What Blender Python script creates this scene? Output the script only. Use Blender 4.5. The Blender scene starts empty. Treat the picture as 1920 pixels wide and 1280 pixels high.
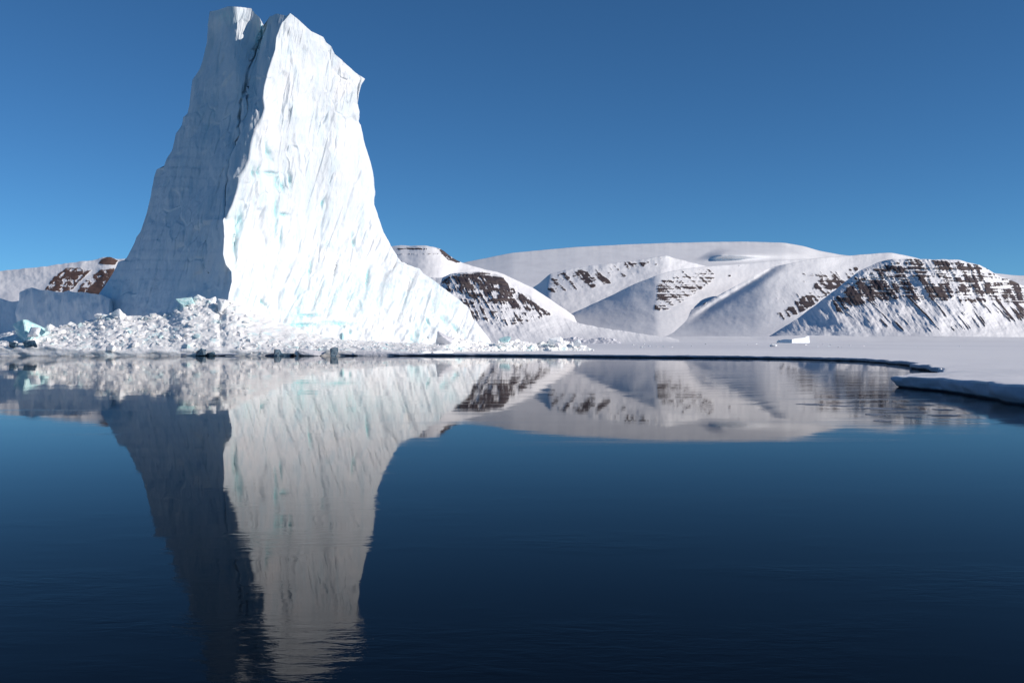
import bpy, bmesh, math, random
import numpy as np
from mathutils import Vector, geometry

# ------------------------------------------------------------------ camera, sky, sun, exposure
S = bpy.context.scene
COL = S.collection
F = 1867.0          # focal length in pixels of a 1920 px wide picture (35 mm lens)
CH = 3.0            # height of the camera above the water
cam = bpy.data.objects.new('camera', bpy.data.cameras.new('camera'))
cam.data.lens = 35.0
cam.data.sensor_width = 36.0
cam.data.clip_start = 0.1
cam.data.clip_end = 60000
cam.location = (0, 0, CH)
cam.rotation_euler = (math.radians(90), 0, 0)
COL.objects.link(cam)
S.camera = cam

SUN_EL, SUN_AZ = 25.0, 107.0      # azimuth clockwise from +Y (the view direction): from the right, a little behind the camera
w = bpy.data.worlds.new('World'); S.world = w; w.use_nodes = True
nt = w.node_tree; nt.nodes.clear()
sky = nt.nodes.new('ShaderNodeTexSky'); sky.sky_type = 'NISHITA'; sky.sun_disc = False
sky.sun_elevation = math.radians(SUN_EL); sky.sun_rotation = math.radians(SUN_AZ)
sky.altitude = 0; sky.air_density = 0.6; sky.dust_density = 0.0; sky.ozone_density = 6.0
bg = nt.nodes.new('ShaderNodeBackground'); bg.inputs['Strength'].default_value = 0.088
out = nt.nodes.new('ShaderNodeOutputWorld')
tint = nt.nodes.new('ShaderNodeMix'); tint.data_type = 'RGBA'; tint.blend_type = 'MULTIPLY'; tint.inputs[0].default_value = 1.0
tint.inputs[7].default_value = (.57, .89, .94, 1)
nt.links.new(sky.outputs[0], tint.inputs[6]); nt.links.new(tint.outputs[2], bg.inputs[0]); nt.links.new(bg.outputs[0], out.inputs[0])

sun = bpy.data.objects.new('sun', bpy.data.lights.new('sun', 'SUN'))
sun.data.energy = 3.5; sun.data.angle = math.radians(0.55); sun.data.color = (1.0, 0.92, 0.845)
se, sa = math.radians(SUN_EL), math.radians(SUN_AZ)
sdir = Vector((math.sin(sa) * math.cos(se), math.cos(sa) * math.cos(se), math.sin(se)))
sun.rotation_euler = sdir.to_track_quat('Z', 'Y').to_euler()
sun.location = (60, -30, 60)
COL.objects.link(sun)

S.view_settings.view_transform = 'Standard'; S.view_settings.look = 'None'
S.view_settings.gamma = 1.0; S.view_settings.exposure = 0.25
S.view_settings.use_curve_mapping = False
S.render.engine = 'CYCLES'

# ------------------------------------------------------------------ noise
rng = np.random.RandomState(7)
PERM = rng.permutation(256); PERM = np.concatenate([PERM, PERM, PERM])
GR = rng.normal(size=(256, 3)); GR /= np.linalg.norm(GR, axis=1)[:, None]

def pn(x, y, z=0.0):
    x, y, z = np.broadcast_arrays(np.asarray(x, float), np.asarray(y, float), np.asarray(z, float))
    xi, yi, zi = np.floor(x).astype(int), np.floor(y).astype(int), np.floor(z).astype(int)
    xf, yf, zf = x - xi, y - yi, z - zi
    xi &= 255; yi &= 255; zi &= 255
    u, v, t = [f * f * f * (f * (f * 6 - 15) + 10) for f in (xf, yf, zf)]
    def g(dx, dy, dz):
        G = GR[PERM[PERM[PERM[(xi + dx) & 255] + ((yi + dy) & 255)] + ((zi + dz) & 255)]]
        return G[..., 0] * (xf - dx) + G[..., 1] * (yf - dy) + G[..., 2] * (zf - dz)
    def l(a, b, k): return a + (b - a) * k
    return l(l(l(g(0,0,0), g(1,0,0), u), l(g(0,1,0), g(1,1,0), u), v),
             l(l(g(0,0,1), g(1,0,1), u), l(g(0,1,1), g(1,1,1), u), v), t) * 1.5

def fbm(x, y, z=0.0, o=4, gain=0.5):
    s, a = 0.0, 1.0
    for i in range(o):
        s = s + a * pn(x * 2 ** i + 13.7 * i, y * 2 ** i - 7.1 * i, z * 2 ** i + 3.3 * i); a *= gain
    return s

def ridged(x, y, z=0.0, o=4, gain=0.5):
    s, a = 0.0, 1.0
    for i in range(o):
        s = s + a * (1 - 2 * np.abs(pn(x * 2 ** i + 5.7 * i, y * 2 ** i + 9.1 * i, z * 2 ** i))); a *= gain
    return s

def cells(x, y, seed=0, jit=0.9):
    """Worley cells: (distance to nearest, distance to second, random value of the nearest cell)."""
    xi, yi = np.floor(x).astype(int), np.floor(y).astype(int)
    d1 = np.full(x.shape, 9.0); d2 = np.full(x.shape, 9.0); val = np.zeros(x.shape)
    for dx in (-1, 0, 1):
        for dy in (-1, 0, 1):
            cx, cy = xi + dx, yi + dy
            h = PERM[PERM[(cx + seed) & 255] + (cy & 255)]; h2 = PERM[h + 71]
            px = cx + .5 + jit * (h / 255.0 - .5); py = cy + .5 + jit * (h2 / 255.0 - .5)
            d = np.hypot(px - x, py - y)
            near = d < d1
            d2 = np.where(near, d1, np.minimum(d2, d)); val = np.where(near, PERM[h2 + 29] / 255.0, val)
            d1 = np.where(near, d, d1)
    return d1, d2, val

def sstep(a, b, x):
    t = np.clip((x - a) / (b - a), 0, 1); return t * t * (3 - 2 * t)

def tab(pts, x, smooth=0.0):
    p = np.array(pts, float)
    if not smooth: return np.interp(x, p[:, 0], p[:, 1])
    return sum(wt * np.interp(x + k * smooth, p[:, 0], p[:, 1]) for k, wt in zip((-1.6, -1.2, -.8, -.4, 0, .4, .8, 1.2, 1.6), (.05, .09, .13, .15, .16, .15, .13, .09, .05)))

def sdf(px, py, poly):
    """signed distance to a polygon, positive inside"""
    P = np.array(poly, float); inside = np.zeros(px.shape, bool); d = np.full(px.shape, 1e9)
    for i in range(len(P)):
        a, b = P[i], P[(i + 1) % len(P)]
        e = b - a; wx, wy = px - a[0], py - a[1]
        k = np.clip((wx * e[0] + wy * e[1]) / (e @ e + 1e-9), 0, 1)
        d = np.minimum(d, np.hypot(wx - e[0] * k, wy - e[1] * k))
        c = ((a[1] > py) != (b[1] > py)) & (px < (b[0] - a[0]) * (py - a[1]) / (b[1] - a[1] + 1e-12) + a[0])
        inside ^= c
    return np.where(inside, d, -d)

def area(px, py, poly, soft=4.0): return sstep(-soft, soft, sdf(px, py, poly))

def blob(px, py, cx, cy, rx, ry, ang=0):
    c, s = math.cos(math.radians(ang)), math.sin(math.radians(ang))
    dx, dy = px - cx, py - cy
    return np.exp(-(((dx * c + dy * s) / rx) ** 2 + ((-dx * s + dy * c) / ry) ** 2))

# ------------------------------------------------------------------ mesh helpers
def world(px, py, D):
    """the point of the place that stands D metres ahead and is seen in direction px, py"""
    return np.stack([(px - 960.0) / F * D, D + 0 * px, CH + (640.0 - py) / F * D], -1)

def link(name, me, mat=None, parent=None):
    o = bpy.data.objects.new(name, me); COL.objects.link(o)
    if mat: me.materials.append(mat)
    if parent: o.parent = parent
    return o

def tag(o, label=None, cat=None, group=None, kind=None):
    if label: o['label'] = label
    if cat: o['category'] = cat
    if group: o['group'] = group
    if kind: o['kind'] = kind
    return o

def raw_mesh(name, V, Q, attrs=None, smooth=True):
    me = bpy.data.meshes.new(name)
    V = np.asarray(V, np.float32).reshape(-1, 3); Q = np.asarray(Q, np.int32); k = Q.shape[1]
    me.vertices.add(len(V)); me.vertices.foreach_set('co', V.ravel())
    me.loops.add(Q.size); me.loops.foreach_set('vertex_index', Q.ravel())
    me.polygons.add(len(Q)); me.polygons.foreach_set('loop_start', np.arange(0, Q.size, k, dtype=np.int32))
    me.polygons.foreach_set('use_smooth', np.full(len(Q), smooth))
    me.update(calc_edges=True)
    for n, a in (attrs or {}).items():
        at = me.attributes.new(n, 'FLOAT', 'POINT'); at.data.foreach_set('value', np.asarray(a, np.float32).ravel())
    return me

def grid_faces(nr, nc, off=0, flip=False):
    i = (np.arange(nr - 1)[:, None] * nc + np.arange(nc - 1)[None]).ravel() + off
    q = np.stack([i, i + 1, i + nc + 1, i + nc], 1)
    return q[:, ::-1] if flip else q

def grid_normals(P):
    du = np.gradient(P, axis=1); dv = np.gradient(P, axis=0)
    n = np.cross(du, dv); n /= np.linalg.norm(n, axis=-1)[..., None] + 1e-9
    return n

# ------------------------------------------------------------------ materials
def mat(name):
    m = bpy.data.materials.new(name); m.use_nodes = True
    t = m.node_tree; t.nodes.clear()
    o = t.nodes.new('ShaderNodeOutputMaterial')
    return m, t, o

class NB:
    def __init__(s, t): s.t = t
    def n(s, typ, **kw):
        nd = s.t.nodes.new(typ)
        for k, v in kw.items(): setattr(nd, k, v)
        return nd
    def set(s, sock, v):
        if hasattr(v, 'is_linked') or isinstance(v, bpy.types.NodeSocket): s.t.links.new(v, sock)
        else: sock.default_value = v
    def math(s, op, a, b=0.0, clamp=False):
        nd = s.n('ShaderNodeMath', operation=op, use_clamp=clamp); s.set(nd.inputs[0], a); s.set(nd.inputs[1], b); return nd.outputs[0]
    def noise(s, vec, scale, detail=4, rough=.5, dist=0.0):
        nd = s.n('ShaderNodeTexNoise'); s.set(nd.inputs['Vector'], vec); nd.inputs['Scale'].default_value = scale
        nd.inputs['Detail'].default_value = detail; nd.inputs['Roughness'].default_value = rough; nd.inputs['Distortion'].default_value = dist
        return nd.outputs['Fac']
    def map(s, vec, scale=(1, 1, 1), loc=(0, 0, 0), rot=(0, 0, 0)):
        nd = s.n('ShaderNodeMapping'); s.set(nd.inputs['Vector'], vec)
        nd.inputs['Scale'].default_value = scale; nd.inputs['Location'].default_value = loc; nd.inputs['Rotation'].default_value = rot
        return nd.outputs[0]
    def ramp(s, fac, a, b, lo=0.0, hi=1.0):
        nd = s.n('ShaderNodeMapRange'); nd.interpolation_type = 'SMOOTHSTEP'
        s.set(nd.inputs['Value'], fac); nd.inputs['From Min'].default_value = a; nd.inputs['From Max'].default_value = b
        nd.inputs['To Min'].default_value = lo; nd.inputs['To Max'].default_value = hi; return nd.outputs[0]
    def mix(s, fac, a, b):
        nd = s.n('ShaderNodeMix', data_type='RGBA'); s.set(nd.inputs[0], fac); s.set(nd.inputs[6], a); s.set(nd.inputs[7], b); return nd.outputs[2]
    def attr(s, name):
        return s.n('ShaderNodeAttribute', attribute_name=name).outputs['Fac']
    def pos(s): return s.n('ShaderNodeTexCoord').outputs['Object']
    def geo(s): return s.n('ShaderNodeNewGeometry').outputs['Position']
    def bump(s, h, strength=1.0, dist=1.0, normal=None):
        nd = s.n('ShaderNodeBump'); nd.inputs['Strength'].default_value = strength; nd.inputs['Distance'].default_value = dist
        s.set(nd.inputs['Height'], h)
        if normal is not None: s.set(nd.inputs['Normal'], normal)
        return nd.outputs[0]

def principled(b, color, rough=.7, normal=None, spec=.3):
    p = b.n('ShaderNodeBsdfPrincipled'); b.set(p.inputs['Base Color'], color); b.set(p.inputs['Roughness'], rough)
    p.inputs['Specular IOR Level'].default_value = spec
    if normal is not None: b.set(p.inputs['Normal'], normal)
    return p

SNOW = (.86, .853, .855, 1)
ICE_WHITE = (.84, .835, .82, 1)
TEAL = (.42, .73, .74, 1)

def make_berg_mat():
    m, t, o = mat('glacier_ice'); b = NB(t); P = b.geo()
    streak = b.noise(b.map(P, (.5, .5, .09)), 1.0, 6, .6, .6)
    fine = b.noise(b.map(P, (1.6, 1.6, .5)), 1.0, 6, .65, .4)
    speck = b.noise(P, 3.0, 5, .6)
    zz = b.n('ShaderNodeSeparateXYZ'); t.links.new(P, zz.inputs[0])
    white = b.mix(b.ramp(b.math('ADD', zz.outputs[2], b.math('MULTIPLY', fine, 14)), 14, 50), (.83, .845, .85, 1), (.70, .735, .76, 1))
    c = b.mix(b.ramp(streak, .45, .75), white, (.58, .68, .73, 1))
    c = b.mix(b.ramp(b.noise(P, .12, 3), .52, .72, 0, .5), c, (.90, .86, .84, 1))
    tl = b.math('MULTIPLY', b.attr('teal'), b.ramp(fine, .30, .62), True)
    c = b.mix(tl, c, TEAL)
    h = b.math('ADD', b.math('MULTIPLY', streak, .5), b.math('ADD', b.math('MULTIPLY', fine, .35), b.math('MULTIPLY', speck, .08)))
    p = principled(b, c, .55, b.bump(h, .30, 1.0), .35)
    t.links.new(p.outputs[0], o.inputs[0]); return m

def make_block_mat():
    m, t, o = mat('broken_ice'); b = NB(t); P = b.geo()
    oi = b.n('ShaderNodeObjectInfo').outputs['Random']
    n1 = b.noise(P, .35, 4, .6); n2 = b.noise(P, 1.4, 5, .6)
    c = b.mix(b.ramp(n1, .54, .72), (.87, .865, .85, 1), (.66, .82, .83, 1))
    c = b.mix(b.math('MULTIPLY', b.math('GREATER_THAN', oi, .90), .5), c, TEAL)
    c = b.mix(b.ramp(n2, .55, .75, 0, .35), c, (.86, .84, .84, 1))
    p = principled(b, c, .5, b.bump(b.math('ADD', n2, b.math('MULTIPLY', b.noise(P, 5, 3), .25)), .25, .4), .4)
    p.inputs['Subsurface Weight'].default_value = .55; p.inputs['Subsurface Radius'].default_value = (1.0, 1.1, 1.15); p.inputs['Subsurface Scale'].default_value = .45
    t.links.new(p.outputs[0], o.inputs[0]); return m

def make_ice(name, c1, c2, rough=.4, sc=1.2):
    m, t, o = mat(name); b = NB(t); P = b.geo()
    n = b.noise(P, sc, 5, .6)
    c = b.mix(b.ramp(n, .42, .62), c1, c2)
    p = principled(b, c, rough, b.bump(b.math('ADD', n, b.math('MULTIPLY', b.noise(P, sc * 4, 3), .3)), .5, .4), .5)
    t.links.new(p.outputs[0], o.inputs[0]); return m

def make_hill_mat(name, rock1, rock2):
    m, t, o = mat(name); b = NB(t); P = b.geo()
    n = b.noise(P, .05, 5, .65)
    n2 = b.noise(b.map(P, (.16, .16, .22)), 1.0, 4, .7)
    r = b.math('ADD', b.attr('rock'), b.math('MULTIPLY', b.math('SUBTRACT', n, .5), .35))
    r = b.math('ADD', r, b.math('MULTIPLY', b.math('SUBTRACT', n2, .5), .55))
    k = b.ramp(r, .44, .56)
    rc = b.mix(b.ramp(b.noise(b.map(P, (.01, .01, .09)), 1.0, 4, .6), .4, .62), rock1, rock2)
    sc = b.mix(b.ramp(b.noise(b.map(P, (.004, .002, .01)), 1.0, 4, .55), .4, .7), SNOW, (.80, .792, .80, 1))
    c = b.mix(k, sc, rc)
    h = b.math('ADD', b.math('MULTIPLY', b.noise(P, .012, 6, .6), 5), b.math('MULTIPLY', b.attr('rock'), 2.0))
    p = principled(b, c, .85, b.bump(h, .5, 1.0), .15)
    t.links.new(p.outputs[0], o.inputs[0]); return m

def make_floe_mat():
    m, t, o = mat('snow_covered_sea_ice'); b = NB(t); P = b.geo()
    sast = b.noise(b.map(P, (.12, .5, .3), rot=(0, 0, .35)), 1.0, 6, .6, .5)
    fine = b.noise(b.map(P, (.9, 2.2, 1)), 1.0, 5, .6)
    big = b.noise(b.map(P, (.004, .0016, 1)), 1.0, 4, .55)
    c = b.mix(b.ramp(big, .42, .68), SNOW, (.77, .765, .78, 1))
    z = b.n('ShaderNodeSeparateXYZ'); t.links.new(P, z.inputs[0])
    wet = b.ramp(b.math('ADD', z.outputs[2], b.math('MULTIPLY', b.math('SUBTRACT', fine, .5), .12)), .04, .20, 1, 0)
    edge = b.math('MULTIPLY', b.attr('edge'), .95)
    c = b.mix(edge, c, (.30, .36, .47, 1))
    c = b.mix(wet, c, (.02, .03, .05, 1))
    h = b.math('ADD', b.math('MULTIPLY', sast, .34), b.math('MULTIPLY', fine, .08))
    p = principled(b, c, .8, b.bump(h, .6, 1.0), .2)
    t.links.new(p.outputs[0], o.inputs[0]); return m

def make_water():
    m, t, o = mat('still_sea_water'); b = NB(t); P = b.geo()
    sep = b.n('ShaderNodeSeparateXYZ'); t.links.new(P, sep.inputs[0]); X, Y = sep.outputs[0], sep.outputs[1]
    swell = b.noise(b.map(P, (.10, .22, 1)), 1.0, 3, .5)
    rip = b.noise(b.map(P, (2.2, 5.5, 1)), 1.0, 4, .55, .4)
    patch = b.ramp(b.noise(b.map(P, (.16, .30, 1), (3.1, 1.7, 0)), 1.0, 3, .6), .48, .66)
    near = b.ramp(Y, 9, 24, 1.0, .06)
    film = b.noise(b.map(P, (.035, .42, 1)), 1.0, 5, .6, .6)         # film of new ice lying in long streaks
    right = b.math('MULTIPLY', b.ramp(X, 8, 18), b.math('MULTIPLY', b.ramp(Y, 30, 38), b.ramp(Y, 95, 120, 1, 0)))
    plates = b.noise(b.map(P, (.10, .55, 1), (9, 2, 0)), 1.0, 3, .5, .2)
    h = b.math('MULTIPLY', b.math('MULTIPLY', swell, .005), b.ramp(Y, 20, 90, .6, 1.8))
    h = b.math('ADD', h, b.math('MULTIPLY', b.math('MULTIPLY', rip, near), b.math('ADD', b.math('MULTIPLY', patch, .0055), .00015)))
    h = b.math('ADD', h, b.math('MULTIPLY', film, .0009))
    h = b.math('ADD', h, b.math('MULTIPLY', b.math('MULTIPLY', plates, right), .010))
    nrm = b.bump(h, 1.0, 1.0)
    fr = b.n('ShaderNodeFresnel'); fr.inputs['IOR'].default_value = 1.33; t.links.new(nrm, fr.inputs['Normal'])
    k = b.math('POWER', fr.outputs[0], 1.45, True)
    gl = b.n('ShaderNodeBsdfGlossy'); gl.inputs['Color'].default_value = (.97, .95, .93, 1)
    rg = b.ramp(film, .48, .70, .020, .065); rg = b.math('ADD', rg, b.math('MULTIPLY', right, b.ramp(plates, .4, .6, .01, .06))); t.links.new(rg, gl.inputs['Roughness']); t.links.new(nrm, gl.inputs['Normal'])
    df = b.n('ShaderNodeBsdfDiffuse')
    df.inputs['Color'].default_value = (.0022, .0035, .0075, 1)
    mx = b.n('ShaderNodeMixShader'); t.links.new(k, mx.inputs[0]); t.links.new(df.outputs[0], mx.inputs[1]); t.links.new(gl.outputs[0], mx.inputs[2])
    t.links.new(mx.outputs[0], o.inputs[0]); return m

M_BERG, M_BLOCK, M_FLOE, M_WATER = make_berg_mat(), make_block_mat(), make_floe_mat(), make_water()
M_TEAL = make_ice('teal_ice', (.45, .74, .74, 1), (.66, .86, .85, 1))
M_DARK = make_ice('dark_wet_ice_and_shade', (.035, .075, .12, 1), (.09, .16, .22, 1), .25, 2.0)
M_GREY = make_ice('grey_snowy_ice', (.66, .66, .69, 1), (.78, .76, .78, 1), .7)
M_WHITE = make_ice('white_ice', (.90, .90, .90, 1), (.84, .88, .88, 1), .6)
M_HILL = make_hill_mat('snow_and_dark_rock', (.062, .050, .058, 1), (.105, .082, .076, 1))
M_HILL_RED = make_hill_mat('snow_and_brown_rock', (.15, .092, .075, 1), (.105, .066, .056, 1))

# ------------------------------------------------------------------ water
me = raw_mesh('water', [(-20000, -600, 0), (20000, -600, 0), (20000, 12000, 0), (-20000, 12000, 0)], [(0, 1, 2, 3)])
tag(link('water', me, M_WATER), 'still dark blue water mirroring the iceberg', kind='structure')

# ------------------------------------------------------------------ sea ice (shore line in metres: x, distance)
SHORE = [(-9000, 260), (-2500, 250), (-900, 236), (-400, 222), (-200, 212), (-120, 208), (-70, 207.5), (-40, 208.5),
         (-17.7, 207), (-6, 204.5), (4.3, 200), (14, 192), (23.6, 184), (33, 179.5), (41, 175), (48, 166), (52.6, 153), (51.2, 134),
         (47.2, 117), (44.0, 107), (41.4, 98), (40.3, 92), (38.8, 88.5), (36.2, 84), (33.5, 78), (31, 73.8), (28.2, 70.2), (25.4, 67.0),
         (24.7, 64.7), (25.0, 62.3), (25.9, 59.5), (25.6, 57), (25.3, 54), (24.7, 50.5), (24.2, 47), (24.6, 43), (26.5, 38), (30, 30), (41, 14), (60, -20), (110, -90), (220, -300)]
def densify(pts, smooth_iter=2):
    P = np.array(pts, float)
    for _ in range(smooth_iter):
        Q = [P[0]]
        for a, b_ in zip(P[:-1], P[1:]): Q += [a * .75 + b_ * .25, a * .25 + b_ * .75]
        Q.append(P[-1]); P = np.array(Q)
    res = [P[0]]
    for a, b_ in zip(P[:-1], P[1:]):
        L = np.hypot(*(b_ - a)); step = max(.45, .004 * np.hypot(*a)); n = max(1, int(L / step))
        for k in range(1, n + 1): res.append(a + (b_ - a) * k / n)
    return np.array(res)
E = densify(SHORE)
T = np.gradient(E, axis=0); T /= np.linalg.norm(T, axis=1)[:, None] + 1e-9
N = np.stack([T[:, 1], -T[:, 0]], 1)       # towards the water
arc = np.concatenate([[0], np.cumsum(np.hypot(*np.diff(E, axis=0).T))])
wig = np.clip(1 - (np.abs(E[:, 0]) - 300) / 600, 0, 1)
E = E + N * (fbm(arc * .12, 0 * arc + 3.3, o=4) * .9 * wig)[:, None]
def freeboard(x, y):
    return np.interp(y, [40, 47, 56, 64, 75, 90, 120, 150, 200], [1.0, .97, .84, .70, .62, .56, .50, .46, .50])
def ice_z(x, y):
    z = freeboard(x, y) + .09 * fbm(x * .06, y * .06, o=4) + (.05 + .06 * (x > 27) * (y < 90)) * fbm(x * .22, y * .3, 2.2, o=4)
    z = z + .50 * np.exp(-((x - 36 - .35 * (y - 68)) / 7) ** 2 - ((y - 66) / 4.5) ** 2) * (x > 27)   # drift on the near floe
    z = z + .40 * np.exp(-((x - 46) / 6) ** 2 - ((y - 78) / 3) ** 2)
    return z
fb = ice_z(E[:, 0], E[:, 1]) + .05 * fbm(arc * .5, 9.1 + 0 * arc, o=3)
rows = []
prof = [(-.25, 1.0, 0), (.02, 1.0, 0), (.12, .955, .4), (.17, .84, 1), (.20, .62, 1), (.12, .42, 1), (.06, .26, 1), (-.05, .12, 1), (-.12, .0, 1), (-.12, None, 1)]
for k, (o_, f_, e_) in enumerate(prof):
    lump = .20 * fbm(arc * .55, k * .35 + 0 * arc, o=5) * (1 if 1 < k < 8 else .3)
    if k == 0: lump = 0 * arc
    p = E + N * (o_ * np.maximum(fb, .4) / .6 + lump)[:, None]
    z = fb * f_ if f_ is not None else 0 * fb - .8
    rows.append(np.concatenate([p, z[:, None]], 1))
W = np.stack(rows)
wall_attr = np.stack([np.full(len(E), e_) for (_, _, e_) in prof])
# top sheet: triangulated between the rim and far points
rim = W[0][:, :2]
outer = np.array([(1500, -300), (6000, 500), (12000, 3000), (12000, 11500), (-12000, 11500), (-12000, 500)], float)
poly = np.concatenate([rim, outer])
pts = []
for r in np.geomspace(28, 9000, 250):
    n = 230
    a = np.radians(np.linspace(-34, 34, n)) + rng.uniform(-.002, .002, n)
    rr = r * (1 + rng.uniform(-.009, .009, n)); pts.append(np.stack([rr * np.sin(a), rr * np.cos(a)], 1))
pts = np.concatenate(pts)
ins = sdf(pts[:, 0], pts[:, 1], poly[::1]) 
pts = pts[ins > .5]
allp = np.concatenate([poly, pts])
vs, es, fs, *_ = geometry.delaunay_2d_cdt([Vector(p) for p in allp], [], [list(range(len(poly)))], 1, 1e-4)
tv = np.array([(v.x, v.y) for v in vs])
tz = ice_z(tv[:, 0], tv[:, 1])
nr_ = len(rim)
tz[:nr_] = W[0][:, 2] if len(tv) >= nr_ and np.allclose(tv[:nr_], rim, atol=1e-3) else tz[:nr_]
TV = np.concatenate([tv, tz[:, None]], 1)
TF = np.array([list(f) for f in fs if len(f) == 3])
nrm_z = np.cross(TV[TF[:, 1]] - TV[TF[:, 0]], TV[TF[:, 2]] - TV[TF[:, 0]])[:, 2]
TF[nrm_z < 0] = TF[nrm_z < 0][:, ::-1]
WQ = grid_faces(len(prof), len(E), len(TV))
WT = np.concatenate([WQ[:, [0, 1, 2]], WQ[:, [0, 2, 3]]])
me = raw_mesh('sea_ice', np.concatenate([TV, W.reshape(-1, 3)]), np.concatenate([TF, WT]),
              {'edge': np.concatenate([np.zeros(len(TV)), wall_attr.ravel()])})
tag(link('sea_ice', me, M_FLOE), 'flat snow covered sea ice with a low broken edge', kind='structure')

# ------------------------------------------------------------------ hills
def hill(name, label, crest, foot_py, tilt, depth, rock=None, relief=None, m=None, step=1.3, nv=120, power=.72, rough=1.0, back=.35, gentle=2.5, soft=14):
    """a slope from its foot on the ice up to the crest line; tilt gives the distance of the foot along its width"""
    x0, x1 = crest[0][0], crest[-1][0]
    n = int((x1 - x0) / step)
    px = np.linspace(x0, x1, n)[None]
    t = np.linspace(0, 1, nv)[:, None]
    cy = tab(crest, px, 5)
    fy = 640 + (CH + 1.0) * F / tab(tilt, px, soft)
    py = fy + (cy - fy) * t + fbm(px * .05, 4.1, o=4) * 1.1 * rough * t ** 8; PX = px + 0 * t
    Dp = tab(depth, px, 20) * gentle
    D = tab(tilt, px, soft) + Dp * t ** power
    if relief is not None: D = D + relief(PX, py)
    D = D + (fbm(PX * .018, py * .03, 1.7, o=5) * 30 + fbm(PX * .09, py * .06, 5.2, o=4) * 4) * rough * sstep(0, .15, t)
    rk = rock(PX, py) if rock is not None else 0 * D
    D = D - 10 * sstep(.4, .6, rk)
    P = world(PX, py, D)
    # far side of the crest, falling away behind
    tb = np.linspace(.04, 1, 12)[:, None]
    Pb = P[-1][None] + np.zeros((12, n, 3)); zc = P[-1][:, 2][None]
    Pb[..., 1] += tb * np.clip(Dp * .3, 200, 500); Pb[..., 2] = zc * (1 - tb ** 1.5) - 5 * tb - back * tb * 20
    A = np.concatenate([P, Pb]); rk2 = np.concatenate([rk, np.repeat(rk[-1:], 12, 0) * .6])
    me = raw_mesh(name, A, grid_faces(len(A), n), {'rock': rk2})
    return tag(link(name, me, m or M_HILL), label, kind='structure')

def streaks(px, py, slant, sx, sy, s=0.0): return fbm((px - slant * (py - 500)) / sx, py / sy, s, o=4, gain=.6)
def strata(px, py, dip, sy, s=0.0): return fbm(px / 55.0, (py - dip * px) / sy, s, o=3, gain=.6)

# far ice cap
hill('ice_cap_hill', 'smooth snow dome of the far ice cap on the skyline',
     [(780, 520), (840, 500), (870, 492), (960, 474), (1080, 463), (1180, 458), (1250, 455.5), (1340, 453.5), (1400, 453), (1470, 455), (1505, 461), (1540, 471),
      (1580, 478), (1640, 484), (1760, 500), (1900, 516), (2050, 520)], 600,
     [(780, 8200), (1200, 8000), (1500, 7900), (2050, 8200)], [(780, 2600), (2050, 2600)], power=1.3, rough=.25,
     relief=lambda x, y: -560 * sstep(1316, 1356, x + (y - 478) * 1.8) * sstep(1540, 1368, x) * np.exp(-((y - 477) / 8.0) ** 2))

# left far hill
def rk_left(x, y):
    p1 = area(x, y, [(82, 545), (98, 522), (120, 505), (145, 503), (172, 506), (150, 528), (130, 550), (80, 560)], 3)
    p2 = area(x, y, [(140, 556), (150, 535), (178, 512), (186, 505), (215, 502), (225, 520), (200, 575), (140, 565)], 3)
    p3 = area(x, y, [(184, 494), (190, 486), (205, 480), (222, 488), (216, 497), (196, 496)], 2)
    s = streaks(x, y, -1.0, 11, 40, 2.0) * .4 + fbm(x * .08, y * .1, 1.0, o=5, gain=.7) * .55 + strata(x, y, .05, 3, 1.0) * .2
    band = np.exp(-((y - (503 + (x - 110) * -.02)) / 1.6) ** 2) * area(x, y, [(90, 495), (180, 495), (180, 510), (90, 510)])
    return p1 * .72 + p2 * .78 + p3 * .95 + band * .5 + s * (.3 + .8 * (p1 + p2)) + .12 * area(x, y, [(0, 520), (110, 505), (90, 545), (0, 545)], 12) - .12 * (1 - p1 - p2 - p3)
hill('left_hill', 'snowy hill with brown rock patches behind the left of the iceberg',
     [(-420, 560), (-250, 535), (-100, 518), (0, 508), (40, 504), (70, 501), (120, 494), (180, 487), (190, 483), (205, 481), (218, 486), (240, 485), (300, 492), (380, 520), (460, 560), (520, 600)], 641,
     [(-420, 4200), (0, 3900), (240, 3700), (520, 3900)], [(-420, 900), (520, 900)], rock=rk_left, m=M_HILL_RED)

# dome behind the cliff, its skyline leaves the iceberg at 740
def rk_dome(x, y):
    b1 = np.exp(-((y - (466.5 + .01 * (x - 780) + 1.5 * pn(x * .05, 1.1))) / 2.2) ** 2) * sstep(735, 750, x) * sstep(812, 795, x)
    b2 = np.exp(-((y - (476.5 + 1.2 * pn(x * .07, 2.1))) / 1.4) ** 2) * sstep(735, 750, x) * sstep(835, 822, x) * .8
    c = area(x, y, [(818, 464), (832, 468), (850, 484), (866, 492), (856, 493), (840, 488), (828, 476)], 1.5)
    return b1 * .8 + b2 * .7 + c * .75 + streaks(x, y, .4, 5, 9, 1.1) * .45 * (b1 + b2 + c) - .02
hill('round_hill', 'rounded snowy hill with thin rock bands right behind the iceberg',
     [(560, 600), (640, 500), (700, 468), (735, 462), (752, 459.5), (770, 461), (795, 460), (812, 463), (828, 467), (845, 481), (862, 491), (890, 500), (940, 512), (1000, 540), (1060, 580), (1100, 610)], 636,
     [(560, 4600), (800, 4100), (900, 4200), (1100, 4700)], [(560, 900), (1100, 900)], rock=rk_dome, rough=.7)

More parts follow.
